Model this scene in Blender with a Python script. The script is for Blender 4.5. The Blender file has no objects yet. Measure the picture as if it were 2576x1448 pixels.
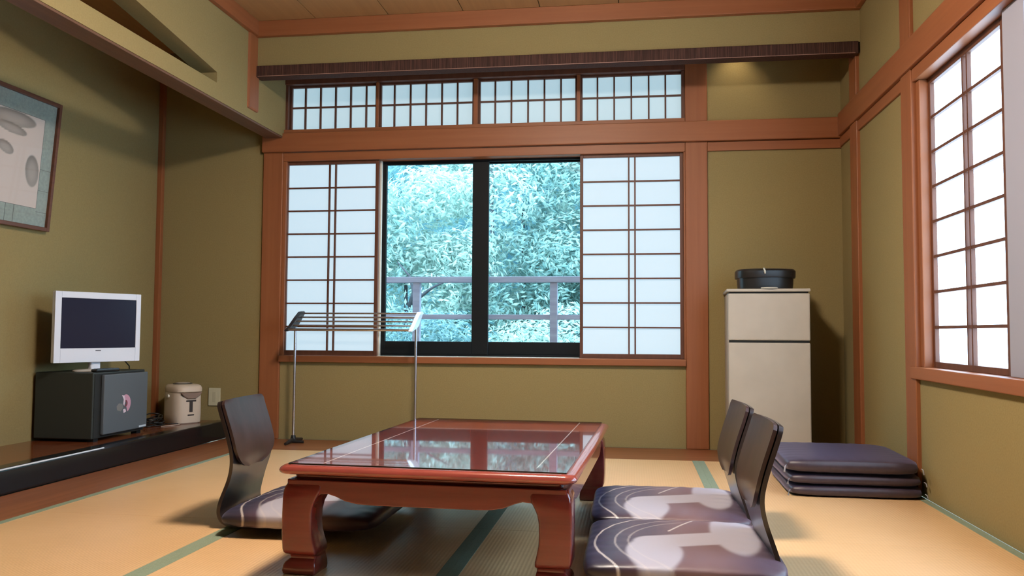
import bpy, bmesh, math, random
from mathutils import Vector, Matrix
random.seed(7)
C = bpy.context.scene.collection
PI = math.pi

# ------------------------------------------------------------------ materials
def sock(b, n, v):
    if n in b.inputs: b.inputs[n].default_value = v
def mat(name, col, rough=0.6, spec=0.5, metal=0.0, coat=0.0, coat_rough=0.05, sheen=0.0):
    m = bpy.data.materials.new(name); m.use_nodes = True
    b = m.node_tree.nodes['Principled BSDF']
    if sheen: sock(b, 'Sheen Tint', (.50, .52, 1, 1)); sock(b, 'Sheen Roughness', .45)
    sock(b, 'Base Color', (*col, 1)); sock(b, 'Roughness', rough); sock(b, 'Metallic', metal)
    sock(b, 'Specular IOR Level', spec); sock(b, 'Coat Weight', coat); sock(b, 'Coat Roughness', coat_rough)
    sock(b, 'Sheen Weight', sheen)
    return m
def noisy(m, c1, c2, scale=(1, 1, 1), nscale=5.0, detail=4.0, lo=0.35, hi=0.65, bump=0.0, bdist=0.002, rough_n=0.6):
    """colour varies between c1 and c2 with object-space noise; optional bump"""
    nt = m.node_tree; N = nt.nodes; L = nt.links; b = N['Principled BSDF']
    tc = N.new('ShaderNodeTexCoord'); mp = N.new('ShaderNodeMapping'); mp.inputs['Scale'].default_value = scale
    no = N.new('ShaderNodeTexNoise'); no.inputs['Scale'].default_value = nscale; no.inputs['Detail'].default_value = detail
    no.inputs['Roughness'].default_value = rough_n
    rp = N.new('ShaderNodeValToRGB'); rp.color_ramp.elements[0].position = lo; rp.color_ramp.elements[1].position = hi
    rp.color_ramp.elements[0].color = (*c1, 1); rp.color_ramp.elements[1].color = (*c2, 1)
    L.new(tc.outputs['Object'], mp.inputs['Vector']); L.new(mp.outputs['Vector'], no.inputs['Vector'])
    L.new(no.outputs['Fac'], rp.inputs['Fac']); L.new(rp.outputs['Color'], b.inputs['Base Color'])
    if bump:
        bp = N.new('ShaderNodeBump'); bp.inputs['Strength'].default_value = bump; bp.inputs['Distance'].default_value = bdist
        L.new(no.outputs['Fac'], bp.inputs['Height']); L.new(bp.outputs['Normal'], b.inputs['Normal'])
    return m
def wood(name, c1, c2, axis, rough=0.45, spec=0.4, coat=0.0, s=1.0):
    sc = [26 * s, 26 * s, 26 * s]; sc['XYZ'.index(axis)] = 1.1 * s
    return noisy(mat(name, c1, rough, spec, coat=coat), c1, c2, tuple(sc), 1.0, 5.0, 0.3, 0.7, 0.12, 0.0015)
def emis(name, col, strength, base=None, rough=0.8):
    m = mat(name, base or col, rough, 0.2)
    b = m.node_tree.nodes['Principled BSDF']
    sock(b, 'Emission Color', (*col, 1)); sock(b, 'Emission Strength', strength)
    return m
def vcol_mat(name, rough, spec, coat=0.0, sheen=0.0):
    m = mat(name, (.5, .5, .5), rough, spec, coat=coat, sheen=sheen)
    nt = m.node_tree; a = nt.nodes.new('ShaderNodeAttribute'); a.attribute_name = 'pattern'
    nt.links.new(a.outputs['Color'], nt.nodes['Principled BSDF'].inputs['Base Color'])
    return m
def glass_mat(name, tint=(1, 1, 1), refl=0.6):
    m = bpy.data.materials.new(name); m.use_nodes = True
    nt = m.node_tree; nt.nodes.remove(nt.nodes['Principled BSDF'])
    o = nt.nodes['Material Output']; t = nt.nodes.new('ShaderNodeBsdfTransparent'); g = nt.nodes.new('ShaderNodeBsdfGlossy')
    t.inputs['Color'].default_value = (*tint, 1); g.inputs['Roughness'].default_value = 0.03
    f = nt.nodes.new('ShaderNodeFresnel'); f.inputs['IOR'].default_value = 1.45
    mu = nt.nodes.new('ShaderNodeMath'); mu.operation = 'MULTIPLY'; mu.inputs[1].default_value = refl
    x = nt.nodes.new('ShaderNodeMixShader')
    ge = nt.nodes.new('ShaderNodeNewGeometry'); iv = nt.nodes.new('ShaderNodeMath'); iv.operation = 'SUBTRACT'; iv.inputs[0].default_value = 1
    nt.links.new(ge.outputs['Backfacing'], iv.inputs[1]); m2 = nt.nodes.new('ShaderNodeMath'); m2.operation = 'MULTIPLY'; m2.use_clamp = True
    nt.links.new(f.outputs[0], mu.inputs[0]); nt.links.new(mu.outputs[0], m2.inputs[0]); nt.links.new(iv.outputs[0], m2.inputs[1]); nt.links.new(m2.outputs[0], x.inputs[0]); nt.links.new(t.outputs[0], x.inputs[1])
    nt.links.new(g.outputs[0], x.inputs[2]); nt.links.new(x.outputs[0], o.inputs[0])
    return m

PLASTER = noisy(mat('olive sand plaster', (.3, .25, .1), .95, .1), (.292, .220, .097), (.330, .249, .112), (1, 1, 1), 130, 6, .3, .7, .35, .002)
WX = wood('cedar along x', (.285, .094, .036), (.345, .120, .047), 'X')
WY = wood('cedar along y', (.285, .094, .036), (.345, .120, .047), 'Y')
WZ = wood('cedar along z', (.285, .094, .036), (.345, .120, .047), 'Z')
WD = wood('dark lattice wood', (.10, .036, .020), (.15, .055, .03), 'Z', .5)
CEIL = wood('ceiling boards', (.42, .235, .100), (.49, .275, .118), 'Y', .6)
BOARD = wood('reddish floor board', (.23, .075, .03), (.33, .12, .05), 'Y', .35, .4)
BOARDX = wood('reddish floor board x', (.23, .075, .03), (.33, .12, .05), 'X', .35, .4)
ALCOVE = wood('polished alcove floor', (.15, .035, .014), (.25, .07, .024), 'Y', .22, .5, .3)
LACQ = mat('black lacquer', (.010, .009, .010), .14, .30)
BEAM = noisy(mat('dark bark beam', (.07, .03, .02), .7, .3), (.035, .014, .010), (.115, .050, .036), (210, 210, 4), 1, 3, .38, .72, .7, .006)
PAPER = emis('shoji paper in daylight', (.57, .81, .97), .80, (.32, .31, .30))
PAPERT = emis('transom paper in daylight', (.55, .84, .98), .62, (.42, .42, .40))
PAPERR = emis('bright side window paper', (.50, .75, 1.0), 8.0, (.4, .4, .4))
BLACK = mat('black aluminium', (.006, .008, .010), .55, .2)
STEEL = mat('brushed steel', (.58, .58, .64), .26, .5, 1.0)
ALU = mat('grey aluminium sash', (.40, .40, .46), .45, .5, .3)
CREAM = mat('cream strip', (.75, .66, .55), .6)
GLASS = glass_mat('window glass', (.97, .99, 1.0), .03)
WHITE_P = mat('white plastic', (.78, .78, .86), .35)
SCREEN = mat('dark screen', (.016, .016, .036), .22, .4)
FRIDGE = noisy(mat('off white enamel', (.6, .52, .42), .5, .3), (.50, .435, .36), (.54, .47, .39), (1, 1, 1), 6, 2)
DARKGAP = mat('dark gap', (.01, .01, .009), .8)
PLASTIC_K = mat('black plastic', (.012, .011, .011), .35)
CAMEL = mat('beige plastic', (.70, .56, .44), .45)

# ------------------------------------------------------------------ geometry helpers
def box(bm, x0, x1, y0, y1, z0, z1, M=None):
    vs = [Vector(p) for p in ((x0,y0,z0),(x1,y0,z0),(x1,y1,z0),(x0,y1,z0),(x0,y0,z1),(x1,y0,z1),(x1,y1,z1),(x0,y1,z1))]
    if M: vs = [M @ v for v in vs]
    v = [bm.verts.new(p) for p in vs]
    for f in ((3,2,1,0),(4,5,6,7),(0,1,5,4),(1,2,6,5),(2,3,7,6),(3,0,4,7)): bm.faces.new([v[i] for i in f])
def tube(bm, pts, r, seg=10, cap=True):
    rings = []
    pts = [Vector(p) for p in pts]
    for i, p in enumerate(pts):
        t = (pts[min(i+1, len(pts)-1)] - pts[max(i-1, 0)]).normalized()
        a = Vector((0,0,1)) if abs(t.z) < .9 else Vector((1,0,0))
        u = t.cross(a).normalized(); w = t.cross(u)
        rr = r[i] if isinstance(r, (list, tuple)) else r
        rings.append([bm.verts.new(p + rr*(math.cos(2*PI*k/seg)*u + math.sin(2*PI*k/seg)*w)) for k in range(seg)])
    for a, b in zip(rings, rings[1:]):
        for k in range(seg): bm.faces.new((a[k], a[(k+1)%seg], b[(k+1)%seg], b[k]))
    if cap:
        bm.faces.new(rings[0][::-1]); bm.faces.new(rings[-1])
def loft(bm, rings, cap=True):
    R = [[bm.verts.new(p) for p in r] for r in rings]; n = len(R[0])
    for a, b in zip(R, R[1:]):
        for k in range(n): bm.faces.new((a[k], a[(k+1)%n], b[(k+1)%n], b[k]))
    if cap: bm.faces.new(R[0][::-1]); bm.faces.new(R[-1])
def sring(a, b, z, n=2.0, seg=48, cx=0, cy=0):
    out = []
    for k in range(seg):
        t = 2*PI*k/seg; c, s = math.cos(t), math.sin(t)
        out.append((cx + a*math.copysign(abs(c)**(2/n), c), cy + b*math.copysign(abs(s)**(2/n), s), z))
    return out
def prism(bm, poly, fn):
    """poly: 2-D outline, fn(u, v, k) -> 3-D point for k = 0 / 1"""
    a = [bm.verts.new(fn(u, v, 0)) for u, v in poly]; b = [bm.verts.new(fn(u, v, 1)) for u, v in poly]
    n = len(poly)
    bm.faces.new(a[::-1]); bm.faces.new(b)
    for k in range(n): bm.faces.new((a[k], a[(k+1)%n], b[(k+1)%n], b[k]))
def obj(name, bm, m, parent=None, smooth=False, bevel=0.0, seg=2):
    bmesh.ops.recalc_face_normals(bm, faces=bm.faces[:])
    me = bpy.data.meshes.new(name); bm.to_mesh(me); bm.free()
    for mm in (m if isinstance(m, (list, tuple)) else [m]): me.materials.append(mm)
    o = bpy.data.objects.new(name, me); C.objects.link(o)
    if parent is not None: o.parent = parent
    if smooth:
        for p in me.polygons: p.use_smooth = True
        if smooth == 'auto':
            es = o.modifiers.new('es', 'EDGE_SPLIT'); es.split_angle = math.radians(38)
    if bevel:
        b = o.modifiers.new('bv', 'BEVEL'); b.width = bevel; b.segments = seg; b.limit_method = 'ANGLE'; b.angle_limit = math.radians(40)
    return o
def boxes(name, lst, m, parent=None, bevel=0.0, M=None):
    bm = bmesh.new()
    for l in lst: box(bm, *l, M=M)
    return obj(name, bm, m, parent, bevel=bevel)
def thing(name, label, cat, loc=(0,0,0), rz=0, group=None):
    o = bpy.data.objects.new(name, None); C.objects.link(o); o.empty_display_size = .05
    o.location = loc; o.rotation_euler = (0,0,rz); return tag(o, label, cat, group)
def tag(o, label, cat, group=None, kind=None):
    o['label'] = label; o['category'] = cat
    if group: o['group'] = group
    if kind: o['kind'] = kind
    return o
def struct(o, label=None):
    o['kind'] = 'structure'
    if label: o['label'] = label
    return o
def kids(o): return [c for c in bpy.data.objects if c.parent == o]
def dup(root, loc, rz, label, group=None):
    r = root.copy(); C.objects.link(r); r.location = loc; r.rotation_euler = (0,0,rz); r['label'] = label
    if group: r['group'] = group
    for ch in kids(root):
        c = ch.copy(); C.objects.link(c); c.parent = r
        for g in kids(ch):
            d = g.copy(); C.objects.link(d); d.parent = c
    return r
_tn = [0]
def trim(lst, m, bevel=0.003, label=None):
    _tn[0] += 1
    return struct(boxes('trim_%d' % _tn[0], lst, m, bevel=bevel), label)

# ------------------------------------------------------------------ room dimensions (metres)
XR, XH, XA = 1.276, -2.34, -3.25          # right wall, hanging wall over the alcove, alcove inner wall
YT, YB, YN = 4.88, 5.37, -0.9             # end of the tatami, back plaster, wall behind the viewer
HC = 2.65

# floor slab and mats -------------------------------------------------------
struct(boxes('floor', [(-3.4, 1.45, YN-.1, 5.6, -.20, -.05)], mat('sub floor', (.2, .15, .1), .9)))
TAT = mat('rush matting', (.6, .42, .2), .45, .9, coat=.55, coat_rough=.32)
def tatami_nodes(m):
    nt = m.node_tree; N = nt.nodes; L = nt.links; b = N['Principled BSDF']
    tc = N.new('ShaderNodeTexCoord'); sep = N.new('ShaderNodeSeparateXYZ'); L.new(tc.outputs['Object'], sep.inputs[0])
    mu = N.new('ShaderNodeMath'); mu.operation = 'MULTIPLY'; mu.inputs[1].default_value = 2*PI/.0125; L.new(sep.outputs['X'], mu.inputs[0])
    sn = N.new('ShaderNodeMath'); sn.operation = 'SINE'; L.new(mu.outputs[0], sn.inputs[0])
    mp = N.new('ShaderNodeMapping'); mp.inputs['Scale'].default_value = (6, 160, 1); L.new(tc.outputs['Object'], mp.inputs[0])
    no = N.new('ShaderNodeTexNoise'); no.inputs['Scale'].default_value = 1.5; no.inputs['Detail'].default_value = 4; L.new(mp.outputs[0], no.inputs[0])
    n2 = N.new('ShaderNodeTexNoise'); n2.inputs['Scale'].default_value = 2.2; L.new(tc.outputs['Object'], n2.inputs[0])
    a = N.new('ShaderNodeMath'); a.operation = 'MULTIPLY_ADD'; a.inputs[1].default_value = .10; L.new(sn.outputs[0], a.inputs[0]); L.new(no.outputs['Fac'], a.inputs[2])
    a2 = N.new('ShaderNodeMath'); a2.operation = 'MULTIPLY_ADD'; a2.inputs[1].default_value = .5; L.new(n2.outputs['Fac'], a2.inputs[0]); L.new(a.outputs[0], a2.inputs[2])
    rp = N.new('ShaderNodeValToRGB'); rp.color_ramp.elements[0].position = .45; rp.color_ramp.elements[1].position = 1.05
    rp.color_ramp.elements[0].color = (.76, .44, .190, 1); rp.color_ramp.elements[1].color = (.88, .54, .270, 1)
    L.new(a2.outputs[0], rp.inputs[0]); L.new(rp.outputs[0], b.inputs['Base Color'])
    bp = N.new('ShaderNodeBump'); bp.inputs['Strength'].default_value = .18; bp.inputs['Distance'].default_value = .0012
    L.new(sn.outputs[0], bp.inputs['Height']); L.new(bp.outputs['Normal'], b.inputs['Normal'])
tatami_nodes(TAT)
HERI = noisy(mat('sage cloth border', (.2, .27, .2), .7, .3), (.22, .265, .18), (.28, .325, .23), (1,1,1), 300, 2)
cols = [-2.35, -1.4475, -.545, .3625, 1.27]
where = {(0,0): 'tatami mat along the reddish board below the alcove step, at its far end', (1,0): 'tatami mat under the lone floor chair and left half of the table',
         (2,0): 'tatami mat under the right half of the low red table', (3,0): 'tatami mat carrying the stack of three dark cushions by the side wall',
         (0,1): 'nearer tatami mat beside the alcove step, with an empty top', (1,1): 'tatami mat nearest the viewer before the left table legs',
         (2,1): 'tatami mat nearest the viewer before the right table legs', (3,1): 'empty tatami mat by the right side wall, nearest the viewer'}
mat0 = None
for j, (y0, y1) in enumerate(((3.0635, YT), (1.25, 3.063))):
    for i in range(4):
        if i == 3 and j == 1: pass
        x0, x1 = cols[i], cols[i+1]; w, d = x1-x0-.002, y1-y0
        t = thing('tatami_mat', where[(i, j)], 'tatami mat', ((x0+x1)/2, (y0+y1)/2, -.05), 0, 'tatami mats on the floor')
        boxes('mat_top', [(-w/2, w/2, -d/2, d/2, 0, .05)], TAT, t, .0008)
        for s in (-1, 1):
            xx = s*(w/2 - .0155)
            boxes('cloth_border', [(xx-.0165, xx+.0165, -d/2, d/2, .001, .0512)], HERI, t, .0006)
boxes_rear = struct(boxes('floor_rear', [(-2.35, 1.27, YN, 1.248, -.05, 0)], TAT))
# wooden boards round the mats
trim([(-2.70, -2.352, YN, 5.36, -.05, .0)], BOARD, .002, 'reddish floor board between alcove step and tatami')
trim([(-2.35, 1.275, YT+.002, 5.36, -.05, .0)], BOARDX, .002, 'wooden floor board under the window wall')
# alcove platform
trim([(-3.26, -2.79, YN, 5.368, .0, .113)], ALCOVE, .001, 'polished reddish alcove floor')
trim([(-2.79, -2.698, YN, 5.368, .0, .117)], LACQ, .012, 'black lacquered alcove step')

trim([(-2.7075, -2.6985, YN, 4.02, .1085, .1155)], mat('painted edge highlight', (.72, .74, .80), .4), .003, 'pale painted highlight along the edge of the black alcove step')  # pale strip paints the highlight line along the front edge of the step
# walls -----------------------------------------------------------------------
struct(boxes('wall_back', [(-3.35, -2.487, YB, YB+.12, 0, HC), (-2.487, .467, YB, YB+.12, 0, .515), (-2.487, .467, YB, YB+.12, 2.41, HC),
                           (.467, XR+.1, YB, YB+.12, 0, HC)], PLASTER))
struct(boxes('wall_left', [(XA-.1, XA, YN, YB, 0, HC)], PLASTER))
struct(boxes('wall_right', [(XR, XR+.1, 4.05, YB, 0, HC), (XR, XR+.1, YN, 4.05, 0, .53), (XR, XR+.1, YN, 4.05, 1.93, HC), (XR, XR+.1, YN, 1.7, .53, 1.93)], PLASTER))
struct(boxes('wall_rear', [(XA-.1, XR+.1, YN-.1, YN, 0, HC)], PLASTER))
# hanging wall over the alcove with its slanted slot
bm = bmesh.new()
box(bm, XH-.115, XH, YN, YB, 2.03, 2.126)
box(bm, XH-.115, XH, 4.414, YB, 2.126, HC)
box(bm, XH-.115, XH, YN, 1.2, 2.126, HC)
prism(bm, [(4.414, 2.186), (4.414, HC), (1.2, HC), (1.2, 2.60)], lambda u, v, k: (XH - .115*k, u, v))
struct(obj('wall_alcove', bm, PLASTER), 'hanging plaster wall over the alcove with a tapering slot')
trim([(XH-.117, XH-.003, YN, 5.352, 2.018, 2.03)], wood('brown lower board', (.13, .065, .04), (.18, .09, .055), 'Y', .5), .002, 'brown board under the hanging alcove wall')
# front hanging wall over the window recess
struct(boxes('wall_front', [(XH, XR, 4.90, 4.96, 2.372, HC)], PLASTER), 'hanging plaster wall above the dark beam')
o = trim([(XH+.003, XR-.012, 4.885, 4.972, 2.302, 2.373)], BEAM, .004, 'dark bark-textured beam over the window recess')
trim([(XH+.02, XR-.03, 4.884, 4.89, 2.304, 2.308)], mat('painted lit beam edge', (.3, .17, .13), .4), .001)  # paler strip paints the lit rounding at the bottom of the beam
# ceiling
bm = bmesh.new()
xs = [-3.35, -2.86, -2.40, -1.94, -1.475, -1.01, -.545, -.08, .385, .85, 1.38]
for a, b in zip(xs, xs[1:]): box(bm, a+.0025, b-.0025, YN-.1, 5.5, HC, HC+.02)
struct(obj('ceiling', bm, CEIL))
trim([(-3.4, 1.4, YN-.1, 5.5, HC+.018, HC+.06)], DARKGAP, 0)
trim([(XH, XR, 4.862, 4.90, 2.553, HC)], WX, .004, 'ceiling cornice along the front hanging wall')
trim([(XH, XH+.032, YN, 4.862, 2.555, HC)], WY, .004, 'ceiling cornice along the alcove side')
trim([(XR-.032, XR, YN, 4.862, 2.555, HC)], WY, .004, 'ceiling cornice along the right wall')
# posts
trim([(-2.487, -2.345, 5.352, 5.50, 0, HC)], WZ, .006, 'cedar post left of the window')
trim([(.328, .467, 5.352, 5.50, 0, HC)], WZ, .006, 'cedar post right of the window')
trim([(XR-.020, XR+.02, 4.935, 5.08, 0, HC)], WZ, .004, 'slim cedar post on the right wall by the corner')
trim([(XR-.018, XR+.102, 4.005, 4.15, 0, HC)], WZ, .004, 'cedar post left of the side window')
trim([(XA, XA+.035, 5.335, 5.37, .113, HC)], WZ, .003, 'thin corner post in the alcove')
trim([(XH-.02, XH+.012, 4.79, 4.935, 2.085, HC)], WZ, .012, 'short cedar post on the hanging wall')
# lintels
trim([(-2.345, .328, 5.352, 5.50, 1.866, 1.923), (.467, XR, 5.352, 5.372, 1.866, 1.923)], WX, .003, 'grooved lintel over the window')
trim([(-2.487, XR, 5.322, 5.372, 1.925, 2.053)], WX, .005, 'cedar tie beam across the window wall')
trim([(-2.345, .328, 5.345, 5.50, 2.053, 2.080)], WX, .003, 'transom sill')
trim([(-2.345, .328, 5.352, 5.50, 2.392, 2.44)], WD, .003, 'transom head')
trim([(XR-.030, XR, YN, 5.322, 1.932, 2.07)], WY, .005, 'cedar tie beam along the right wall')
trim([(XR-.012, XR+.01, 4.15, 5.352, 1.872, 1.930), (XR-.012, XR+.10, YN, 4.005, 1.872, 1.930)], WY, .003, 'lintel over the side window')
# sills and jambs
trim([(-2.345, .328, 5.335, 5.50, .513, .556)], WX, .004, 'window sill')
trim([(XR-.025, XR+.12, 1.7, 4.06, .520, .574)], WY, .004, 'side window sill')
trim([(XR+.005, XR+.095, 3.962, 4.005, .574, 1.872)], WZ, .003, 'side window jamb')
trim([(-2.345, -2.322, 5.36, 5.46, .556, 1.866)], WZ, .002)
trim([(.318, .328, 5.36, 5.46, .556, 1.866)], WZ, .002)

# ------------------------------------------------------------------ windows
# sliding aluminium window of the back wall
w1 = bpy.data.objects.new('window_1', None); C.objects.link(w1); w1['kind'] = 'structure'; w1['label'] = 'black aluminium sliding window looking out on green trees'
Y0, Y1 = 5.445, 5.475
boxes('window_frame', [(-2.345, .328, Y0-.005, 5.50, .556, .570), (-2.345, .328, Y0-.005, 5.50, 1.852, 1.866), (-2.345, -2.32, Y0, 5.5, .57, 1.852), (.303, .328, Y0, 5.5, .57, 1.852)], BLACK, w1, .002)
s1 = boxes('sash', [(-1.69, -1.645, Y0, Y1-.003, .570, 1.852), (-1.055, -.945, Y0, Y1-.003, .570, 1.852), (-1.645, -1.055, Y0, Y1-.003, .570, .655), (-1.645, -1.055, Y0, Y1-.003, 1.842, 1.852)], BLACK, w1, .003)
boxes('pane', [(-1.645, -1.055, Y0+.010, Y0+.014, .655, 1.842)], GLASS, s1)
s2 = boxes('sash', [(-1.050, -.950, Y1+.001, Y1+.022, .570, 1.852), (.25, .30, Y1, Y1+.022, .570, 1.852), (-.950, .25, Y1, Y1+.022, .570, .655), (-.950, .25, Y1, Y1+.022, 1.842, 1.852)], BLACK, w1, .003)
boxes('pane', [(-.950, .25, Y1+.009, Y1+.013, .655, 1.842)], GLASS, s2)
boxes('jamb_strip', [(-1.690, -1.672, 5.415, 5.442, .557, 1.866)], CREAM, w1, .002)
boxes('sill_strip', [(-1.67, -.34, 5.350, 5.40, .5562, .5590)], CREAM, w1, .001)

def shoji(name, label, x0, x1, zb, zt, stile, rail_b, rail_t, hs, vs, y=5.380, th=.026, m=WD, paper=PAPER, grp=None, mw=.0100, stile_l=None):
    t = thing(name, label, 'shoji screen', ((x0+x1)/2, y, zb), 0, grp)
    X = lambda v: v-(x0+x1)/2
    Z = lambda v: v-zb
    sl = stile_l if stile_l else stile
    boxes('screen_frame', [(X(x0), X(x0+sl), 0, th, 0, Z(zt)), (X(x1-stile), X(x1), 0, th, 0, Z(zt)),
                    (X(x0+sl), X(x1-stile), .001, th, 0, Z(zb+rail_b)), (X(x0+sl), X(x1-stile), .001, th, Z(zt-rail_t), Z(zt))], m, t, .002)
    boxes('lattice', [(X(v-mw/2), X(v+mw/2), .004, th-.006, Z(zb+rail_b), Z(zt-rail_t)) for v in vs] +
                     [(X(x0+sl), X(x1-stile), .005, th-.006, Z(h-mw/2), Z(h+mw/2)) for h in hs], m, t)
    boxes('paper', [(X(x0+sl*.5), X(x1-stile*.5), th-.0055, th-.0045, Z(zb+rail_b*.5), Z(zt-rail_t*.5))], paper, t)
    return t
zs = [.597+(1.846-.597)*k/8 for k in range(1, 8)]
zl = [z-.004 for z in zs]
shoji('shoji_screen', 'pair-barred shoji screen left of the glass, behind the drying rack', -2.330, -1.680, .557, 1.866, .024, .033, .022, zl, [-2.027, -1.984], stile_l=.012)
shoji('shoji_screen', 'pair-barred shoji screen right of the glass, beside the cedar post', -.337, .318, .557, 1.866, .022, .028, .020, zs, [-.025, .014], stile_l=.020)
tx = [(-2.322, -1.706, [-2.216, -2.108, -2.001, -1.894, -1.785], 'far left transom shoji, next to the alcove wall'),
      (-1.690, -1.040, [-1.588, -1.477, -1.369, -1.261, -1.155], 'second transom shoji from the alcove, above the left glass pane'),
      (-1.012, -.357, [-.900, -.792, -.681, -.573, -.464], 'third transom shoji from the alcove, above the right glass pane'),
      (-.336, .322, [-.226, -.118, -.008, .103, .209], 'last transom shoji, beside the right cedar post')]
for x0, x1, vs, lb in tx:
    shoji('transom_screen', lb, x0, x1, 2.080, 2.392, .013, .010, .012, [2.243], vs, y=5.40, paper=PAPERT, grp='small shoji screens of the transom', mw=.0105)
for a, a2 in ((-1.7065, -1.6895), (-1.0405, -1.0115), (-.3575, -.3355)): trim([(a, a2, 5.372, 5.43, 2.080, 2.392)], WZ, .002)
for a in (-2.345, .308): trim([(a, a+.022, 5.365, 5.43, 2.080, 2.392)], WD, .002)

# side window ------------------------------------------------------------------
t = thing('shoji_screen', 'tall bright shoji screen in the side window on the right', 'shoji screen', (1.332, 3.560, .574))
X0 = -.012
boxes('screen_frame', [(X0, .016, .380, .402, 0, 1.298), (X0, .016, -.400, -.345, 0, 1.298), (X0, .016, -.345, .380, 0, .026), (X0, .016, -.345, .380, 1.270, 1.298)], WD, t, .002)
zr = [.595+(1.848-.595)*k/8-.574 for k in range(1, 8)]
boxes('lattice', [(X0+.002, .006, a-.0065, a+.0065, .026, 1.270) for a in (-.030, .016)] + [(X0+.003, .006, -.345, .380, z-.0065, z+.0065) for z in zr], WD, t)
boxes('paper', [(.007, .008, -.37, .39, .012, 1.285)], PAPERR, t)
w2 = bpy.data.objects.new('window_2', None); C.objects.link(w2); w2['kind'] = 'structure'; w2['label'] = 'side window with grey aluminium sash and frosted glass'
FROST = emis('frosted pane in daylight', (.50, .75, 1.0), 9.0, (.4, .4, .4), .4)
boxes('window_frame', [(1.352, 1.40, 3.10, 3.185, .574, 1.872), (1.352, 1.40, 1.7, 1.75, .574, 1.872), (1.355, 1.40, 1.7, 4.0, .574, .60), (1.355, 1.40, 1.7, 4.0, 1.85, 1.872)], ALU, w2, .003)
boxes('pane', [(1.375, 1.380, 1.75, 3.10, .60, 1.85)], FROST, w2)
boxes('screen_stile', [(1.30, 1.322, 2.98, 3.148, .574, 1.872)], mat('lilac grey sash', (.36, .36, .44), .5), w2, .003)

# ------------------------------------------------------------------ low table
T = thing('low_table', 'low dark red lacquered table with curved legs and a glass-covered top', 'table', (-.577, 3.074, 0), math.radians(-2.1))
RED = noisy(mat('red lacquer', (.2, .03, .02), .2, .5, coat=.5, coat_rough=.06), (.155, .018, .016), (.22, .028, .023), (2, 30, 30), 1, 4, .3, .7)
REDT = noisy(mat('red lacquer top', (.2, .03, .02), .16, .5, coat=.6, coat_rough=.04), (.26, .045, .034), (.36, .070, .050), (3, 30, 30), 1, 4, .3, .7)
HW, HL = .447, .705
def rrect(a, b, r, z, n=6):
    out = []
    for cx, cy, a0 in ((a-r, b-r, 0), (-a+r, b-r, 90), (-a+r, -b+r, 180), (a-r, -b+r, 270)):
        for k in range(n+1):
            t = math.radians(a0 + 90*k/n); out.append((cx + r*math.cos(t), cy + r*math.sin(t), z))
    return out
bm = bmesh.new()
prof = [(.020, .2935), (.008, .296), (.002, .301), (0, .307), (.003, .314), (.010, .319), (.018, .3212), (.026, .3215), (.027, .3225), (.050, .3225)]
loft(bm, [rrect(HW-i, HL-i, max(.03-i*.3, .008), z) for i, z in prof])
obj('tabletop', bm, REDT, T, smooth='auto')
bm = bmesh.new()
loft(bm, [rrect(HW-i, HL-i, .02, z) for i, z in ((.030, .2938), (.040, .288), (.041, .281), (.034, .276))], cap=True)
obj('waist', bm, RED, T, smooth='auto')
# glass sheet
GEDGE = mat('dark glass edge', (.01, .012, .012), .15)
GTOP = glass_mat('table glass', (.985, .985, .985), 1.15)
bm = bmesh.new(); box(bm, -HW+.030, HW-.030, -HL+.022, HL-.03, .3226, .3266)
for f in bm.faces: f.material_index = 1 if abs(f.normal.z) < .5 else 0
bm.normal_update()
for f in bm.faces: f.material_index = 0 if abs(f.normal.z) > .5 else 1
obj('glass_sheet', bm, [GTOP, GEDGE], T)
boxes('inlay', [(-.324, -.320, -.64, .66, .3224, .3230), (.318, .322, -.60, .66, .3224, .3230)], mat('pale inlay', (.75, .62, .55), .3), T)
# apron: a board with cusped lower edge on every side
def apron(half, L):
    pts = [(-half, .278), (half, .278), (half, .205)]
    low = [(half-.085, .205), (half-.086, .222), (half-.100, .2365), (half-.125, .2385), (half-.150, .2315), (half-.180, .2190), (half-.215, .2125), (half-.26, .2105)]
    pts += low; pts += [(-x, z) for x, z in reversed(low)]; pts.append((-half, .205))
    return pts
for s in (-1, 1):
    bm = bmesh.new(); prism(bm, apron(HW-.03, 0), lambda u, v, k: (u, s*(HL-.024-.028*k), v)); obj('apron', bm, RED, T, bevel=.003)
    bm = bmesh.new(); prism(bm, apron(HL-.03, 0), lambda u, v, k: (s*(HW-.024-.028*k), u, v)); obj('apron', bm, RED, T, bevel=.003)
# legs: square section swept along a cabriole profile (outer offset, width)
lp = [(.282, .036, .092), (.276, .026, .100), (.268, .018, .108), (.255, .011, .114), (.240, .008, .114), (.222, .0070, .105), (.205, .0065, .098), (.180, .006, .094), (.150, .006, .093),
      (.120, .006, .095), (.095, .007, .099), (.075, .008, .103), (.066, .010, .102), (.060, .014, .098), (.056, .024, .086), (.052, .026, .082), (.046, .026, .082), (.042, .022, .087), (.036, .015, .095),
      (.026, .010, .102), (.012, .008, .105), (.003, .010, .102), (.0015, .013, .098)]
for sx in (-1, 1):
    for sy in (-1, 1):
        bm = bmesh.new(); rings = []
        for z, o_, w_ in lp:
            x1 = HW-.012-o_+.004; x0 = x1-w_; y1 = HL-.012-o_+.004; y0 = y1-w_
            r = .008
            ring = []
            for cx, cy, a0 in ((x1-r, y1-r, 0), (x0+r, y1-r, 90), (x0+r, y0+r, 180), (x1-r, y0+r, 270)):
                for k in range(4):
                    tt = math.radians(a0+30*k); ring.append((sx*(cx+r*math.cos(tt)), sy*(cy+r*math.sin(tt)), z))
            rings.append(ring)
        loft(bm, rings); obj('leg', bm, RED, T, smooth='auto')

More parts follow.
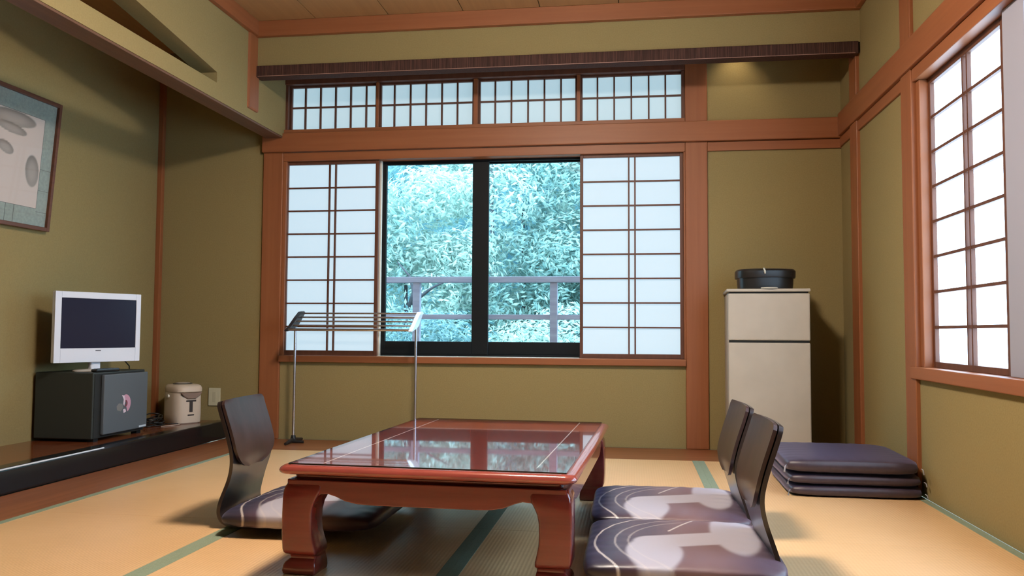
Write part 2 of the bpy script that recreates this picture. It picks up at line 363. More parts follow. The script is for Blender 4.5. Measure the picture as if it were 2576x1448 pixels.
# ------------------------------------------------------------------ cushions
def pillow(nx, ny, w, d, h, wr=.0, seed=1, pw=.42, pn=.045):
    rnd = random.Random(seed); ph = [rnd.uniform(0, 6.28) for _ in range(12)]
    top, bot = {}, {}
    bm = bmesh.new()
    lay = bm.verts.layers.float_vector.new('uvw')
    def P(u, v, s):
        e = (1-abs(u)**5)*(1-abs(v)**5); e = max(e, 0)
        z = h/2*e**pw
        pin = 1-pn*(1-u*u)*abs(v)**6; pinx = 1-pn*(1-v*v)*abs(u)**6
        x = u*w/2*pinx*math.sqrt(1-.14*v**6); y = v*d/2*pin*math.sqrt(1-.14*u**6)
        a = math.atan2(v, u)
        edge = (max(abs(u), abs(v)))**4
        z += wr*edge*(1-edge)*4*math.sin(26*(u if abs(v) > abs(u) else v)+ph[0])*.5 + wr*.5*math.sin(3*u+ph[1])*math.sin(2.5*v+ph[2])*e
        return Vector((x, y, h/2 + (z if s > 0 else -z*.98)))
    def cs(i, n):                                     # more rows near the rim
        t = -1+2*i/n
        return math.sin(t*PI/2)*.45 + t*.55
    for s, dct in ((1, top), (-1, bot)):
        for i in range(nx+1):
            for j in range(ny+1):
                u, v = cs(i, nx), cs(j, ny)
                if s < 0 and (i in (0, nx) or j in (0, ny)): dct[i, j] = top[i, j]; continue
                dct[i, j] = bm.verts.new(P(u, v, s)); dct[i, j][lay] = (u, v, s)
        for i in range(nx):
            for j in range(ny):
                q = [dct[i, j], dct[i+1, j], dct[i+1, j+1], dct[i, j+1]]
                bm.faces.new(q if s > 0 else q[::-1])
    return bm
def smoothstep(a, b, x):
    t = min(max((x-a)/(b-a), 0), 1); return t*t*(3-2*t)
def ell(x, y, cx, cy, a, b): return (math.hypot((x-cx)/a, (y-cy)/b)-1)*min(a, b)
def seg_d(x, y, ax, ay, bx, by):
    dx, dy = bx-ax, by-ay; t = min(max(((x-ax)*dx+(y-ay)*dy)/(dx*dx+dy*dy), 0), 1)
    return math.hypot(x-ax-t*dx, y-ay-t*dy)
def zpattern(x, y):
    base = Vector((.080, .046, .062)); mauve = Vector((.185, .105, .105)); white = Vector((.44, .40, .45)); shaded_navy = Vector((.026, .020, .034))
    c = base.lerp(mauve, smoothstep(-.10, .02, x)*smoothstep(.28, .12, x+.25*max(-y-.05, 0)))
    c = shaded_navy.lerp(c, smoothstep(-.235, -.12, x))  # left end carries painted table shadow on top of its own dark cloth
    d = min(ell(x, y, -.080, -.17, .080, .155), ell(x, y, .172, .09, .072, .26), seg_d(x, y, -.07, -.06, .16, .03)-.070)
    c = c.lerp(white, smoothstep(.008, -.008, d))
    d2 = seg_d(x, y, -.03, .08, .075, .30)
    c = c.lerp(Vector((.62, .55, .52)), smoothstep(.0045, .002, d2))
    if x < .02:
        r = math.hypot(x-.10, (y+.06)*.9)
        for rr, k in ((.355, .8), (.295, .40), (.255, .35)):
            c = c.lerp(Vector((.62, .54, .50)), k*smoothstep(.0045, .002, abs(r-rr)))
    return c
ZAB = vcol_mat('patterned satin cloth', .38, .5, sheen=.22)
def make_zabuton():
    bm = pillow(170, 170, .575, .615, .072, .0015, 3, .27, .02)
    lay = bm.verts.layers.float_vector['uvw']
    col = bm.verts.layers.float_color.new('pattern')
    for v in bm.verts: v[col] = (*zpattern(v.co.x, v.co.y), 1)
    return bm
zab_me = None
def add_zab(loc, rz, label, grp):
    global zab_me
    t = thing('seat_cushion', label, 'cushion', loc, rz, grp)
    if zab_me is None:
        c = obj('cushion_body', make_zabuton(), ZAB, t, smooth=True); zab_me = c.data
    else:
        c = bpy.data.objects.new('cushion_body', zab_me); C.objects.link(c); c.parent = t
    return t
G = 'patterned cushions at the low table'
add_zab((.140, 2.648, .024), 0, 'purple cushion with pale gourd pattern on the nearer floor chair right of the table', G)
add_zab((.128, 3.275, .024), 0, 'purple cushion with pale gourd pattern on the farther floor chair right of the table', G)
add_zab((-1.160, 3.085, .024), math.radians(0), 'patterned cushion with white arcs on the chair left of the table', G)

# stack of plain cushions
PUR = noisy(mat('dark purple cloth', (.04, .025, .03), .42, .6, sheen=.32), (.036, .021, .030), (.050, .030, .042), (1, 1, 1), 40, 3, .3, .7, .1, .002)
TASSEL = mat('pale tassel thread', (.45, .44, .5), .7)
base = pillow(40, 40, .59, .66, .052, .002, 5)
for v in base.verts: pass
stack_me = None
for k, (lb, rz, dx, dy, h, z) in enumerate((('plain dark purple floor cushion lying on the tatami, lowest of the stack of three', -1.0, .008, .0, .052, 0),
                                   ('plain dark purple floor cushion in the middle of the stack of three', -.6, .004, .004, .052, .050),
                                   ('plain dark purple floor cushion on top of the stack of three', -1.4, -.006, -.004, .070, .100))):
    t = thing('floor_cushion', lb, 'cushion', (.968+dx, 4.215+dy, z), math.radians(rz), 'stacked plain floor cushions')
    obj('cushion_body', pillow(60, 60, .585, .66, h, .0012, 5+k, .20, .022), PUR, t, smooth=True)
    for tp, tr_ in (([(-.281, -.318, h*.55), (-.287, -.324, h*.5), (-.291, -.328, h*.12)], [.002, .002, .0045]), ([(.281, -.318, h*.55), (.287, -.324, h*.5), (.290, -.328, h*.2)], [.002, .002, .0035])):
        bm = bmesh.new(); tube(bm, tp, tr_, 8); obj('tassel', bm, TASSEL, t, smooth=True)

# ------------------------------------------------------------------ legless floor chairs
WENGE = noisy(mat('dark brown bent plywood', (.03, .02, .02), .3, .5, coat=.35, coat_rough=.15), (.016, .010, .010), (.030, .018, .018), (30, 30, 2), 1, 4)
WENGE2 = noisy(mat('brown veneer panel', (.05, .02, .02), .35, .5, coat=.2, coat_rough=.2), (.030, .013, .013), (.048, .022, .022), (30, 30, 2), 1, 4)
prof_c = [(.058, .458), (.044, .412), (.023, .348), (.008, .295), (.002, .260), (.003, .225), (.010, .185), (.021, .140), (.031, .100), (.036, .070), (.034, .048), (.024, .030), (.006, .019), (-.03, .0145), (-.16, .0135), (-.36, .0135)]
def cr(P, n=5):
    out = []
    for i in range(len(P)-1):
        p0 = P[max(i-1, 0)]; p1 = P[i]; p2 = P[i+1]; p3 = P[min(i+2, len(P)-1)]
        for k in range(n):
            t = k/n
            out.append(tuple(.5*(2*p1[a]+(p2[a]-p0[a])*t+(2*p0[a]-5*p1[a]+4*p2[a]-p3[a])*t*t+(3*p1[a]-p0[a]-3*p2[a]+p3[a])*t**3) for a in (0, 1)))
    out.append(P[-1]); return out
def bent(name, pr, widths, th, off, m, parent, inset=0):
    """sheet of thickness th following profile pr; widths(z, i) half width; off along the front normal"""
    nw = 12; bm = bmesh.new(); rows = []
    n = len(pr)
    for i, (x, z) in enumerate(pr):
        a = pr[max(i-1, 0)]; b = pr[min(i+1, n-1)]
        t = Vector((b[0]-a[0], b[1]-a[1])).normalized(); nn = Vector((t.y, -t.x))      # towards the sitter
        hw = widths(z, i)
        f = []; g = []
        for k in range(nw+1):
            y = hw*(-1+2*k/nw)
            bow = .010*((2*k/nw-1)**2)*smoothstep(.05, .25, z)
            f.append((x+nn.x*(off+th)-bow, y, z+nn.y*(off+th))); g.append((x+nn.x*off-bow, y, z+nn.y*off))
        rows.append(f+g[::-1])
    loft(bm, rows); return obj(name, bm, m, parent, smooth='auto', bevel=.0015)
def make_chair(label):
    t = thing('floor_chair', label, 'chair', (0, 0, 0), 0, 'legless bent plywood floor chairs')
    pr = cr(prof_c)
    def wid(z, i):
        w = .191
        if z > .438: w -= .016*min(1, (z-.438)/.02)**2
        w -= .014*math.exp(-((z-.17)/.06)**2)
        return w
    bent('seat_shell', pr, wid, .013, -.008, WENGE, t)
    sub = [p for p in pr if .205 <= p[1]]
    def wp(z, i):
        lo = .205
        w = .187
        if z < lo+.085: w *= math.sqrt(max(1-((lo+.085-z)/.086)**2, .012))
        if z > .443: w -= .02*min(1, (z-.443)/.015)**2
        return w
    bent('back_panel', sub, wp, .011, .0085, WENGE2, t)
    return t
# model faces -x (sitter looks towards -x): right-hand chairs as they are, left one turned round
ch = make_chair('dark brown floor chair right of the table, nearer the viewer')
ch.location = (.362, 2.650, 0); ch.rotation_euler = (0, 0, math.radians(1.2))
dup(ch, (.358, 3.215, 0), math.radians(1.5), 'dark brown floor chair right of the table, behind the nearer one')
dup(ch, (-1.468, 3.100, 0), PI+math.radians(3), 'dark brown floor chair alone left of the table, towards the alcove')

# ------------------------------------------------------------------ refrigerator and case
F = thing('refrigerator', 'beige white two-door refrigerator standing against the back wall', 'refrigerator', (.762, 4.908, 0), math.radians(-3.2))
boxes('cabinet_body', [(-.222, .222, .045, .435, .02, .955)], FRIDGE, F, .006)
boxes('freezer_door', [(-.223, .223, 0, .041, .681, .948)], FRIDGE, F, .007)
boxes('main_door', [(-.223, .223, 0, .041, .045, .668)], FRIDGE, F, .007)
boxes('top_lid', [(-.232, .226, -.006, .438, .957, .974)], FRIDGE, F, .005)
boxes('door_gap', [(-.218, .218, .010, .046, .668, .681)], DARKGAP, F)
boxes('lid_gap', [(-.215, .215, .010, .044, .948, .957)], DARKGAP, F)
boxes('base', [(-.21, .21, .02, .4, .0, .045)], DARKGAP, F)
B = thing('lidded_case', 'black round-cornered lidded case with a white clip on the refrigerator', 'case', (.768, 5.085, .974), math.radians(2))
bm = bmesh.new(); loft(bm, [sring(a, b, z, 3.2) for a, b, z in ((.145, .105, 0), (.152, .112, .006), (.155, .115, .03), (.158, .118, .085))]); obj('case_body', bm, PLASTIC_K, B, smooth='auto')
bm = bmesh.new(); loft(bm, [sring(a, b, z, 3.2) for a, b, z in ((.166, .126, .068), (.168, .128, .074), (.168, .128, .108), (.160, .120, .118), (.11, .08, .123), (.03, .02, .124))]); obj('case_lid', bm, PLASTIC_K, B, smooth='auto')
bm = bmesh.new(); tube(bm, [(-.024, -.105, .123), (-.026, -.127, .117), (-.024, -.131, .104), (-.021, -.130, .088)], [.004, .006, .007, .005], 8); obj('clip', bm, mat('white clip', (.7, .68, .6), .4), B, smooth=True)
ring = bmesh.new(); tube(ring, [(.035*math.cos(a)*1.25+.0, -.135-.028+.03*math.sin(a), .0045) for a in [2*PI*k/28 for k in range(29)]], .0042, 8)
o = obj('cord_loop', ring, mat('white cord', (.65, .6, .52), .6), None, smooth=True); o.location = (.768, 5.085, .974)
tag(o, 'small white cord loop on the refrigerator top before the black case', 'cord')

# ------------------------------------------------------------------ drying rack
D = thing('drying_rack', 'steel towel drying rack with black feet before the left shoji screen', 'rack', (-1.765, 5.19, 0))
bk = mat('black rack plastic', (.012, .012, .014), .4); wk = mat('pale rack bracket', (.85, .87, .98), .3, .5)
for s, m_ in ((-1, bk), (1, mat('white rack bracket', (.86, .88, .98), .12, .6, coat=.6))):
    x = s*.402
    bm = bmesh.new(); tube(bm, [(x, 0, .02), (x, 0, .775)], .0085, 12); obj('pole', bm, STEEL, D, smooth='auto')
    bm = bmesh.new(); prism(bm, [(-.150, .722), (-.146, .716), (-.118, .720), (-.02, .740), (.02, .752), (.085, .800), (.128, .834), (.130, .846), (.116, .850), (.07, .846), (0, .808), (-.09, .752)],
                            lambda u, v, k: (x-.013+.026*k, u, v)); obj('bracket', bm, m_, D, bevel=.006, seg=3)
    bm = bmesh.new(); tube(bm, [(x, -.125, .009), (x, -.06, .016), (x, 0, .02), (x, .06, .016), (x, .14, .009)], [.009, .012, .016, .012, .009], 10); 
    tube(bm, [(x, 0, .012), (x, 0, .05)], [.022, .013], 12); tube(bm, [(x, -.02, .012), (x+s*(-.075), -.01, .010)], .009, 10); obj('foot', bm, bk, D, smooth='auto')
for k in range(5):
    f = k/4; y = -.125+.235*f; z = .728+.108*f
    bm = bmesh.new(); tube(bm, [(-.395, y, z), (.395, y, z)], .0055 if k else .0085, 10); obj('bar', bm, STEEL, D, smooth='auto')

# ------------------------------------------------------------------ alcove objects
S = thing('safe', 'dark grey metal safe with a pink sticker, carrying the white television', 'safe', (-3.042, 4.418, .113))
SAFE = mat('dark grey enamel', (.030, .034, .030), .5, .4); SAFED = mat('blue grey door enamel', (.105, .118, .130), .45, .4)
boxes('safe_body', [(-.185, .160, -.243, .243, .016, .374)], SAFE, S, .006)
sd = boxes('door', [(.163, .184, -.178, .236, .034, .360)], SAFED, S, .005)
boxes('handle_recess', [(.1595, .1625, -.232, .23, .024, .366)], DARKGAP, S, .001)
boxes('hinge', [(.161, .176, .237, .247, .285, .345)], BLACK, S, .002)
boxes('hinge', [(.161, .176, .237, .247, .045, .105)], BLACK, S, .002)
for a in (-.2, .2): 
    boxes('foot', [(.12, .155, a-.02, a+.02, 0, .018)], BLACK, S)
boxes('rating_label', [(.1842, .1852, .155, .225, .040, .050)], mat('pale label', (.6, .65, .7), .4), sd)
bm = bmesh.new()
def flat(bm, pts, x, mi):
    f = bm.faces.new([bm.verts.new((x, a, b)) for a, b in pts]); f.material_index = mi
def arc(cx, cz, r0, r1, a0, a1, n=14):
    o_ = [(cx+r0*math.cos(math.radians(a0+(a1-a0)*k/n)), cz+r0*1.05*math.sin(math.radians(a0+(a1-a0)*k/n))) for k in range(n+1)]
    i_ = [(cx+r1*math.cos(math.radians(a0+(a1-a0)*k/n)), cz+r1*1.05*math.sin(math.radians(a0+(a1-a0)*k/n))) for k in range(n+1)]
    return o_+i_[::-1]
flat(bm, arc(.020, .190, .048, .018, -70, 125), .1846, 0)
flat(bm, [(-.018, .240), (.006, .234), (.016, .204), (.006, .176), (-.004, .188), (.000, .213)], .1848, 1)
flat(bm, arc(.020, .190, .018, .006, -120, 110), .1847, 2)
flat(bm, [(-.065, .180), (-.045, .194), (-.012, .190), (-.002, .168), (-.026, .148), (-.06, .158)], .1846, 3)
flat(bm, [(-.004, .158), (.016, .160), (.026, .144), (.002, .136)], .1848, 1)
obj('sticker', bm, [mat('pink print', (.60, .30, .38), .5), mat('pale pink print', (.72, .56, .62), .5), mat('maroon print', (.20, .05, .07), .5), mat('grey print', (.20, .19, .18), .5)], sd)

TVr = math.atan2(.48, .195)          # screen plane runs from (-3.2,4.25) to (-3.0,4.75)
TV = thing('television', 'white flat television with a dark screen on the dark grey safe', 'television', (-2.988, 4.345, .4875), TVr)
# local x along the screen, -y towards the room
LW = .259
boxes('tv_body', [(-LW, LW, -.018, .004, .052, .440), (-LW+.05, LW-.05, .004, .05, .09, .40)], WHITE_P, TV, .005)
bm = bmesh.new()
obj_b = boxes('screen_bezel', [(-LW, -LW+.036, -.026, -.017, .052, .440), (LW-.030, LW, -.026, -.017, .052, .440), (-LW+.036, LW-.030, -.026, -.017, .405, .440), (-LW+.036, LW-.030, -.026, -.017, .052, .130)], WHITE_P, TV, .002)
boxes('screen', [(-LW+.036, LW-.030, -.0225, -.0175, .130, .405)], SCREEN, TV)
boxes('logo', [(-.020, .012, -.0268, -.0258, .113, .119)], mat('grey logo', (.08, .08, .1), .4), obj_b)
bm = bmesh.new(); loft(bm, [sring(.03, .018, z, 4, cy=.012) for z in (.010, .07)]); obj('neck', bm, WHITE_P, TV, smooth='auto')
bm = bmesh.new(); loft(bm, [sring(a, b, z, 2.2, cy=.012) for a, b, z in ((.120, .055, 0), (.122, .057, .005), (.114, .052, .010), (.05, .025, .014))]); obj('stand_base', bm, mat('warm white base', (.6, .52, .45), .4), TV, smooth='auto')
R_ = thing('remote_control', 'black remote control lying in front of the television stand', 'remote control', (-2.905, 4.315, .4875), math.radians(80))
boxes('remote_body', [(-.085, .085, -.021, .021, 0, .018)], PLASTIC_K, R_, .007)
boxes('keypad', [(-.075+.022*i, -.062+.022*i, -.014+.014*j, -.005+.014*j, .0175, .0192) for i in range(6) for j in range(2)], mat('grey keys', (.05, .05, .05), .5), R_)
bm = bmesh.new(); tube(bm, [(-2.985, 4.545, .575), (-2.985, 4.60, .545), (-2.985, 4.66, .505), (-3.0, 4.685, .40), (-3.02, 4.72, .22), (-3.04, 4.80, .120)], .0035, 8)
tag(obj('television_cable', bm, PLASTIC_K, None, smooth=True), 'thin black cable hanging from the television down behind the safe', 'cable')

# picture
P = thing('picture_frame', 'framed ink painting with grey mount leaning off the alcove wall', 'picture', (-3.243, 3.70, 1.262))
lean = Matrix.Rotation(math.radians(4.6), 4, 'Y')
FRM = wood('brown frame wood', (.10, .035, .018), (.17, .06, .03), 'Y', .4)
A0, A1, H0 = -.53, .53, .715
bx = [(0, .030, A0, A0+.022, 0, H0), (0, .030, A1-.022, A1, 0, H0), (0, .030, A0+.022, A1-.022, 0, .022), (0, .030, A0+.022, A1-.022, H0-.022, H0)]
boxes('frame_moulding', bx, FRM, P, .003, M=lean)
MNT = noisy(mat('grey green mount', (.3, .33, .3), .8, .2), (.27, .31, .28), (.33, .37, .33), (1, 1, 1), 60, 3)
boxes('mount', [(.006, .0135, A0+.02, A1-.02, .02, H0-.02)], MNT, P, M=lean)
lines = [(.0136, .0142, -.425, .425, .1145, .1165), (.0136, .0142, -.425, .425, .600, .602), (.0136, .0142, .423, .425, .1145, .602), (.0136, .0142, -.425, -.423, .1145, .602),
         (.0136, .0140, .425, A1-.02, .330, .332), (.0136, .0140, .425, A1-.02, .215, .217), (.0136, .0140, .425, A1-.02, .098, .1), (.0136, .0140, .20, .203, .02, .115), (.0136, .0140, .26, .263, .02, .115)]
boxes('mount_line', lines, mat('mount line', (.12, .12, .11), .8), P, M=lean)
bm = bmesh.new(); nx, ny = 150, 90; vv = {}
cl = bm.verts.layers.float_color.new('pattern')
rb = random.Random(4)
blobs = [(.20, .560, .16, .040, 0, .42), (.19, .505, .11, .026, -.10, .30), (.16, .40, .06, .030, -.3, .30), (.365, .31, .050, .085, .15, .40), (-.05, .42, .14, .03, .2, .3), (-.2, .3, .09, .05, .5, .4), (-.28, .5, .1, .03, .1, .35), (0, .22, .12, .025, 0, .4)]
for i in range(nx+1):
    for j in range(ny+1):
        y = -.423+.846*i/nx; z = .1165+.4835*j/ny
        v = bm.verts.new(lean @ Vector((.0139, y, z))); c = Vector((.62, .52, .47)) if True else 0
        for cx, cz, a, b, r, dk in blobs:
            dx, dz = y-cx, z-cz; p = dx*math.cos(r)+dz*math.sin(r); q_ = -dx*math.sin(r)+dz*math.cos(r)
            k = math.hypot(p/a, q_/b)
            shade = Vector((.21, .185, .165))*(1.0+.55*max(0, min(1, .5-q_/b*.5)))
            c = c.lerp(shade, smoothstep(1.06, .94, k)*(.70 + .3*smoothstep(.3, 1, k)))
        v[cl] = (*c, 1); vv[i, j] = v
for i in range(nx):
    for j in range(ny): bm.faces.new((vv[i, j], vv[i+1, j], vv[i+1, j+1], vv[i, j+1]))
obj('painting', bm, vcol_mat('ink on paper', .7, .2), P)
boxes('glazing', [(.0165, .0185, A0+.02, A1-.02, .02, H0-.02)], glass_mat('picture glass', (1, 1, 1), .5), P, M=lean)

# thermo pot
K = thing('thermo_pot', 'beige electric hot water pot beside the wall socket in the alcove', 'pot', (-2.945, 5.205, .113), math.radians(58))
# local -y is the spout side
bm = bmesh.new(); loft(bm, [sring(a, b, z, 3.4) for a, b, z in ((.092, .100, .0), (.096, .106, .006), (.098, .109, .06), (.096, .108, .19), (.094, .107, .205))]); obj('pot_body', bm, CAMEL, K, smooth='auto')
bm = bmesh.new(); loft(bm, [sring(a, b, z, 3.2, cy=cy) for a, b, z, cy in ((.095, .110, .200, -.004), (.097, .116, .206, -.008), (.097, .116, .226, -.008), (.092, .110, .242, -.006), (.080, .096, .251, -.002), (.05, .06, .2535, 0))]); lid = obj('pot_lid', bm, CAMEL, K, smooth='auto')
bm = bmesh.new(); loft(bm, [sring(a, b, z, 2, cy=.004) for a, b, z in ((.062, .060, .2525), (.062, .060, .257), (.055, .052, .259))]); dsk = obj('lid_button', bm, mat('grey rim', (.10, .085, .07), .4), lid, smooth='auto')
bm = bmesh.new(); loft(bm, [sring(a, b, z, 2, cy=.004) for a, b, z in ((.048, .046, .2585), (.046, .044, .263), (.03, .03, .2645))]); obj('push_plate', bm, mat('taupe plate', (.42, .34, .27), .4), lid, smooth='auto')
bm = bmesh.new(); prism(bm, [(-.075, .200), (.075, .200), (.060, .182), (.026, .160), (-.026, .160), (-.060, .182)], lambda u, v, k: (u, -.104-.016*(1-k), v)); obj('spout_hood', bm, mat('taupe hood', (.26, .17, .13), .5), K, bevel=.006)
boxes('water_gauge', [(-.034, .034, -.1125, -.106, .142, .152), (-.011, .011, -.1125, -.106, .075, .145), (-.022, .022, -.1120, -.106, .052, .060)], mat('dark gauge', (.05, .04, .04), .3), K, .002)
for s in (-1, 1):
    bm = bmesh.new(); tube(bm, [(s*.094, 0, .178), (s*.106, 0, .178)], .010, 14); obj('handle_pivot', bm, mat('white knob', (.85, .8, .7), .4), K, smooth='auto')
# cord coil
rc = random.Random(11); pts = []
for k in range(90):
    a = k*.42; r = .055+.018*math.sin(k*.9)
    pts.append((-3.02+r*math.cos(a)*.9, 4.98+r*1.25*math.sin(a), .118+.075*(.5+.5*math.sin(k*.33))*(.35+.65*(k/90))))
bm = bmesh.new(); tube(bm, pts, .0042, 7); tube(bm, [(-2.99, 5.02, .120), (-2.94, 5.06, .1195), (-2.90, 5.08, .119)], .0035, 7)
tag(obj('power_cord', bm, PLASTIC_K, None, smooth=True), 'tangled black power cord between the safe and the hot water pot', 'cord')
bm = bmesh.new(); tube(bm, [(-2.93, 4.93, .1165), (-2.90, 4.99, .1165), (-2.88, 5.06, .1165), (-2.90, 5.10, .118)], .0035, 7)
tag(obj('power_cord', bm, mat('pale cord', (.5, .38, .3), .5), None, smooth=True), 'short pale cord lying before the tangled black cord', 'cord')
O = thing('wall_socket', 'cream wall socket plate beside the hot water pot', 'socket', (-2.806, 5.37, .271))
boxes('cover_plate', [(-.043, .043, -.009, 0, -.060, .060)], mat('cream plate', (.62, .56, .38), .5), O, .004)
boxes('socket_insert', [(-.012, .012, -.0105, -.008, -.034, .034)], mat('cream insert', (.55, .49, .33), .5), O, .001)

# ------------------------------------------------------------------ lamp of the room
LP = thing('pendant_lamp', 'round glowing pendant lamp hanging from the middle of the ceiling', 'lamp', (-.47, 2.67, 0))
bm = bmesh.new(); loft(bm, [sring(r, r, z, 2, 40) for r, z in ((.19, 2.352), (.20, 2.360), (.20, 2.440))]); obj('diffuser', bm, emis('glowing diffuser', (1.0, .89, .77), 185.0), LP, smooth='auto')
bm = bmesh.new(); loft(bm, [sring(r, r, z, 2, 40) for r, z in ((.225, 2.441), (.225, 2.447), (.205, 2.49), (.07, 2.515))]); obj('lamp_shade', bm, emis('translucent lamp shade', (1.0, .86, .66), 14.0, (.7, .65, .55)), LP, smooth='auto')
bm = bmesh.new(); tube(bm, [(0, 0, 2.515), (0, 0, HC)], .006, 8); obj('cord', bm, PLASTIC_K, LP)
# small wash light hidden behind the hanging wall of the recess
LD = thing('downlight', 'small warm downlight in the ceiling of the window recess', 'lamp', (.64, 5.235, HC))
bm = bmesh.new(); loft(bm, [sring(r, r, z, 2, 20) for r, z in ((.04, 0), (.04, -.04), (.034, -.042))]); obj('can', bm, STEEL, LD, smooth='auto')
sp = bpy.data.lights.new('downlight_bulb', 'SPOT'); sp.energy = 6; sp.color = (1, .82, .55); sp.spot_size = math.radians(84); sp.spot_blend = .9; sp.shadow_soft_size = .02
so = bpy.data.objects.new('downlight_bulb', sp); C.objects.link(so); so.location = (.64, 5.235, HC-.05); so.rotation_euler = (math.radians(12), 0, 0); so['kind'] = 'helper'

# ------------------------------------------------------------------ outside
DECK = wood('weathered deck', (.22, .17, .16), (.3, .24, .22), 'X', .8)
struct(boxes('ground', [(-6, 3, 5.6, 6.42, -.10, -.02)], DECK), 'balcony deck outside the window')
RL = thing('balcony_railing', 'weathered wooden balcony railing outside the window', 'railing', (0, 6.3, -.02))
RW = noisy(mat('weathered rail wood', (.3, .22, .26), .8, .2), (.29, .27, .34), (.38, .36, .43), (3, 30, 30), 1, 4)
boxes('top_rail', [(-6, 3, -.035, .035, 1.115, 1.160)], RW, RL, .004)
boxes('middle_rail', [(-6, 3, -.02, .02, .835, .872)], RW, RL, .003)
for k in range(-4, 4): boxes('post', [(-.59+1.06*k-.028, -.59+1.06*k+.028, -.027, .027, 0, 1.115)], RW, RL, .003)

def leaf_mat(name, c1, c2):
    m = mat(name, c1, .45, .5)
    nt = m.node_tree; N = nt.nodes; L = nt.links
    oi = N.new('ShaderNodeNewGeometry'); rp = N.new('ShaderNodeValToRGB'); rp.color_ramp.elements[0].color = (*c1, 1); rp.color_ramp.elements[1].color = (*c2, 1)
    L.new(oi.outputs['Random Per Island'], rp.inputs[0]); b = N['Principled BSDF']; L.new(rp.outputs[0], b.inputs['Base Color'])
    tr = N.new('ShaderNodeBsdfTranslucent'); L.new(rp.outputs[0], tr.inputs[0]); mx = N.new('ShaderNodeMixShader'); mx.inputs[0].default_value = .35
    L.new(b.outputs[0], mx.inputs[1]); L.new(tr.outputs[0], mx.inputs[2]); L.new(mx.outputs[0], N['Material Output'].inputs[0])
    return m
LEAF = [leaf_mat('pale green leaves', (.40, .58, .50), (.72, .82, .74)), leaf_mat('mid green leaves', (.24, .42, .40), (.56, .72, .64)), leaf_mat('deep green leaves', (.11, .25, .28), (.36, .54, .52))]
BARK = noisy(mat('grey bark', (.1, .08, .08), .9), (.05, .05, .06), (.10, .09, .1), (1, 1, 1), 20)
def leaves(rnd, blobs, n, size):
    V, Fc = [], []
    tot = sum(b[3]*b[4] for b in blobs)
    for cx, cy, cz, a, b in blobs:
        for _ in range(int(n*a*b/tot)):
            while True:
                d = Vector((rnd.gauss(0, 1), rnd.gauss(0, 1), rnd.gauss(0, 1)))
                if d.length > .01: break
            d.normalize(); r = rnd.uniform(.72, 1.03)
            p = Vector((cx+d.x*a*r, cy+d.y*a*r, cz+d.z*b*r))
            nrm = (d+Vector((rnd.gauss(0, .45), rnd.gauss(0, .45)-.15, rnd.gauss(0, .45)+.45))).normalized()
            ax = Vector((rnd.gauss(0, 1), rnd.gauss(0, .6), rnd.gauss(-.4, .4))); ax = (ax-nrm*ax.dot(nrm)).normalized(); sd_ = nrm.cross(ax)
            L_ = size*rnd.uniform(.7, 1.4); W_ = L_*rnd.uniform(.28, .42); i = len(V)
            V += [p-ax*L_*.5, p+sd_*W_*.5-nrm*L_*.06, p+ax*L_*.5-nrm*L_*.12, p-sd_*W_*.5-nrm*L_*.06, p+nrm*L_*.05]
            Fc += [(i, i+1, i+4), (i+1, i+2, i+4), (i+2, i+3, i+4), (i+3, i, i+4)]
    return V, Fc
def tree(name, label, cat, base, blobs, n, size, lm, branches=(), grp=None, seed=0):
    rnd = random.Random(seed)
    t = thing(name, label, cat, base, 0, grp)
    V, Fc = leaves(rnd, blobs, n, size)
    me = bpy.data.meshes.new('foliage'); me.from_pydata(V, [], Fc); me.materials.append(lm)
    o_ = bpy.data.objects.new('foliage', me); C.objects.link(o_); o_.parent = t; o_['kind'] = 'stuff'
    bm = bmesh.new()
    zt = max(b[2] for b in blobs)
    tube(bm, [(0, 0, 0), (.03, .02, zt*.4), (-.02, 0, zt*.8)], [.045, .035, .02], 8)
    obj('trunk', bm, BARK, t, smooth=True)
    for br in branches:
        bm = bmesh.new(); tube(bm, br, [.022-.016*k/(len(br)-1) for k in range(len(br))], 7); obj('branch', bm, BARK, t, smooth=True)
    return t
struct(boxes('terrain', [(-14, 8, 6.6, 20, -3.1, -3.0)], mat('forest floor', (.05, .10, .08), .9)), 'forest floor below the balcony')
bm = bmesh.new(); v = [bm.verts.new(p) for p in ((-14, 12.5, -3), (8, 12.5, -3), (8, 16.5, 9), (-14, 16.5, 9))]; bm.faces.new(v)
struct(obj('hill', bm, noisy(mat('wooded slope', (.05, .12, .12), .9), (.03, .10, .12), (.10, .22, .22), (1, 1, 1), 3, 5)), 'dark wooded slope behind the trees')
def cluster(rnd, cx, cy, z0, z1, R, n):
    out = []
    for _ in range(n):
        out.append((rnd.uniform(-R, R), rnd.uniform(-R*.5, R*.5), rnd.uniform(z0, z1), rnd.uniform(.3, .6), rnd.uniform(.2, .38)))
    return out
rt = random.Random(21)
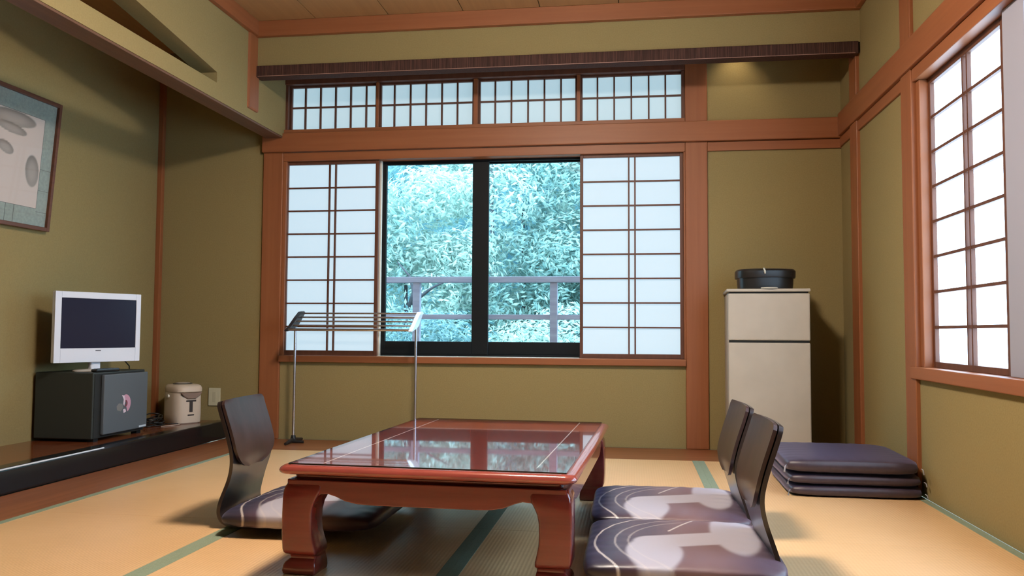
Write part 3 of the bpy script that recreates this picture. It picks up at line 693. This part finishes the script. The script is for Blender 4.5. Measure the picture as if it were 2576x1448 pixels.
defs = [('tree', 'dense dark tree farthest left beyond the railing, half behind the shoji screen', 'tree', (-3.9, 8.6, -3), 2.2, 5.2, 1.3, 40, 13000, .084, 1, 1),
        ('tree', 'pale leafy tree with a bare curved branch seen through the left pane', 'tree', (-2.55, 9.3, -3), 2.8, 5.4, 1.05, 40, 17000, .078, 0, 2),
        ('tree', 'tall pale tree spreading behind the middle bar of the window', 'tree', (-1.35, 10.4, -3), 2.6, 6.6, 1.25, 54, 18000, .084, 0, 3),
        ('tree', 'deep green tree seen at the top of the right pane', 'tree', (-.25, 10.0, -3), 3.4, 6.8, 1.15, 48, 17000, .080, 1, 4),
        ('tree', 'mid green tree beyond the railing, half behind the right shoji screen', 'tree', (1.1, 9.2, -3), 2.4, 6.0, 1.2, 40, 13000, .084, 1, 5),
        ('shrub', 'dark bushy shrub below the middle rail in the left pane', 'shrub', (-2.35, 7.6, -3), 2.6, 3.75, .75, 22, 10000, .058, 2, 6),
        ('shrub', 'bright bushy shrub below the middle rail in the right pane', 'shrub', (-.75, 7.8, -3), 2.6, 3.70, .75, 22, 10000, .058, 0, 7),
        ('tree', 'distant blue green tree filling the gap on the wooded slope', 'tree', (-2.0, 11.8, -3), 3.2, 8.8, 3.0, 110, 22000, .12, 2, 8)]
for nm, lb, ct, base, z0, z1, R, nb, nl, sz, li, sd_ in defs:
    br = ()
    if sd_ == 2:
        br = ([(.30, -1.05, 3.95), (.36, -1.08, 4.12), (.32, -1.1, 4.28), (.20, -1.12, 4.42)], [(.33, -1.05, 4.0), (.55, -1.08, 4.16), (.75, -1.1, 4.25)])
    tree(nm, lb, ct, base, cluster(rt, 0, 0, z0, z1, R, nb), nl, sz, LEAF[li], br, 'trees beyond the balcony', sd_)

# ------------------------------------------------------------------ world, camera
W = bpy.data.worlds.new('sky'); bpy.context.scene.world = W; W.use_nodes = True
nt = W.node_tree; bg = nt.nodes['Background']
tc = nt.nodes.new('ShaderNodeTexCoord'); sp_ = nt.nodes.new('ShaderNodeSeparateXYZ'); rp = nt.nodes.new('ShaderNodeValToRGB')
nt.links.new(tc.outputs['Generated'], sp_.inputs[0]); nt.links.new(sp_.outputs['Z'], rp.inputs[0]); nt.links.new(rp.outputs[0], bg.inputs[0])
rp.color_ramp.elements[0].position = .0; rp.color_ramp.elements[0].color = (.38, .66, .80, 1)
rp.color_ramp.elements[1].position = .5; rp.color_ramp.elements[1].color = (.60, .95, 1.20, 1)
bg.inputs['Strength'].default_value = 7.0

cam = bpy.data.cameras.new('camera'); co = bpy.data.objects.new('camera', cam); C.objects.link(co)
r = Vector((.9897691702, .1425577256, .0058553024)); u = Vector((.0016907671, -.0527548376, .9986060627)); f = Vector((-.1426679046, .9883795941, .0524561437))
Mx = Matrix((( r.x, u.x, -f.x, 0), (r.y, u.y, -f.y, 0), (r.z, u.z, -f.z, .72), (0, 0, 0, 1)))
co.matrix_world = Mx
cam.lens = 29.484; cam.sensor_width = 36; cam.clip_start = .02
sc = bpy.context.scene; sc.camera = co
sc.view_settings.view_transform = 'Standard'; sc.view_settings.look = 'None'; sc.view_settings.gamma = 1; sc.view_settings.use_curve_mapping = False
sc.view_settings.exposure = 0
sc.cycles.use_denoising = True
sc.cycles.max_bounces = 8; sc.cycles.diffuse_bounces = 1; sc.cycles.transparent_max_bounces = 12
sc.cycles.caustics_reflective = False; sc.cycles.caustics_refractive = False; sc.cycles.sample_clamp_indirect = 6
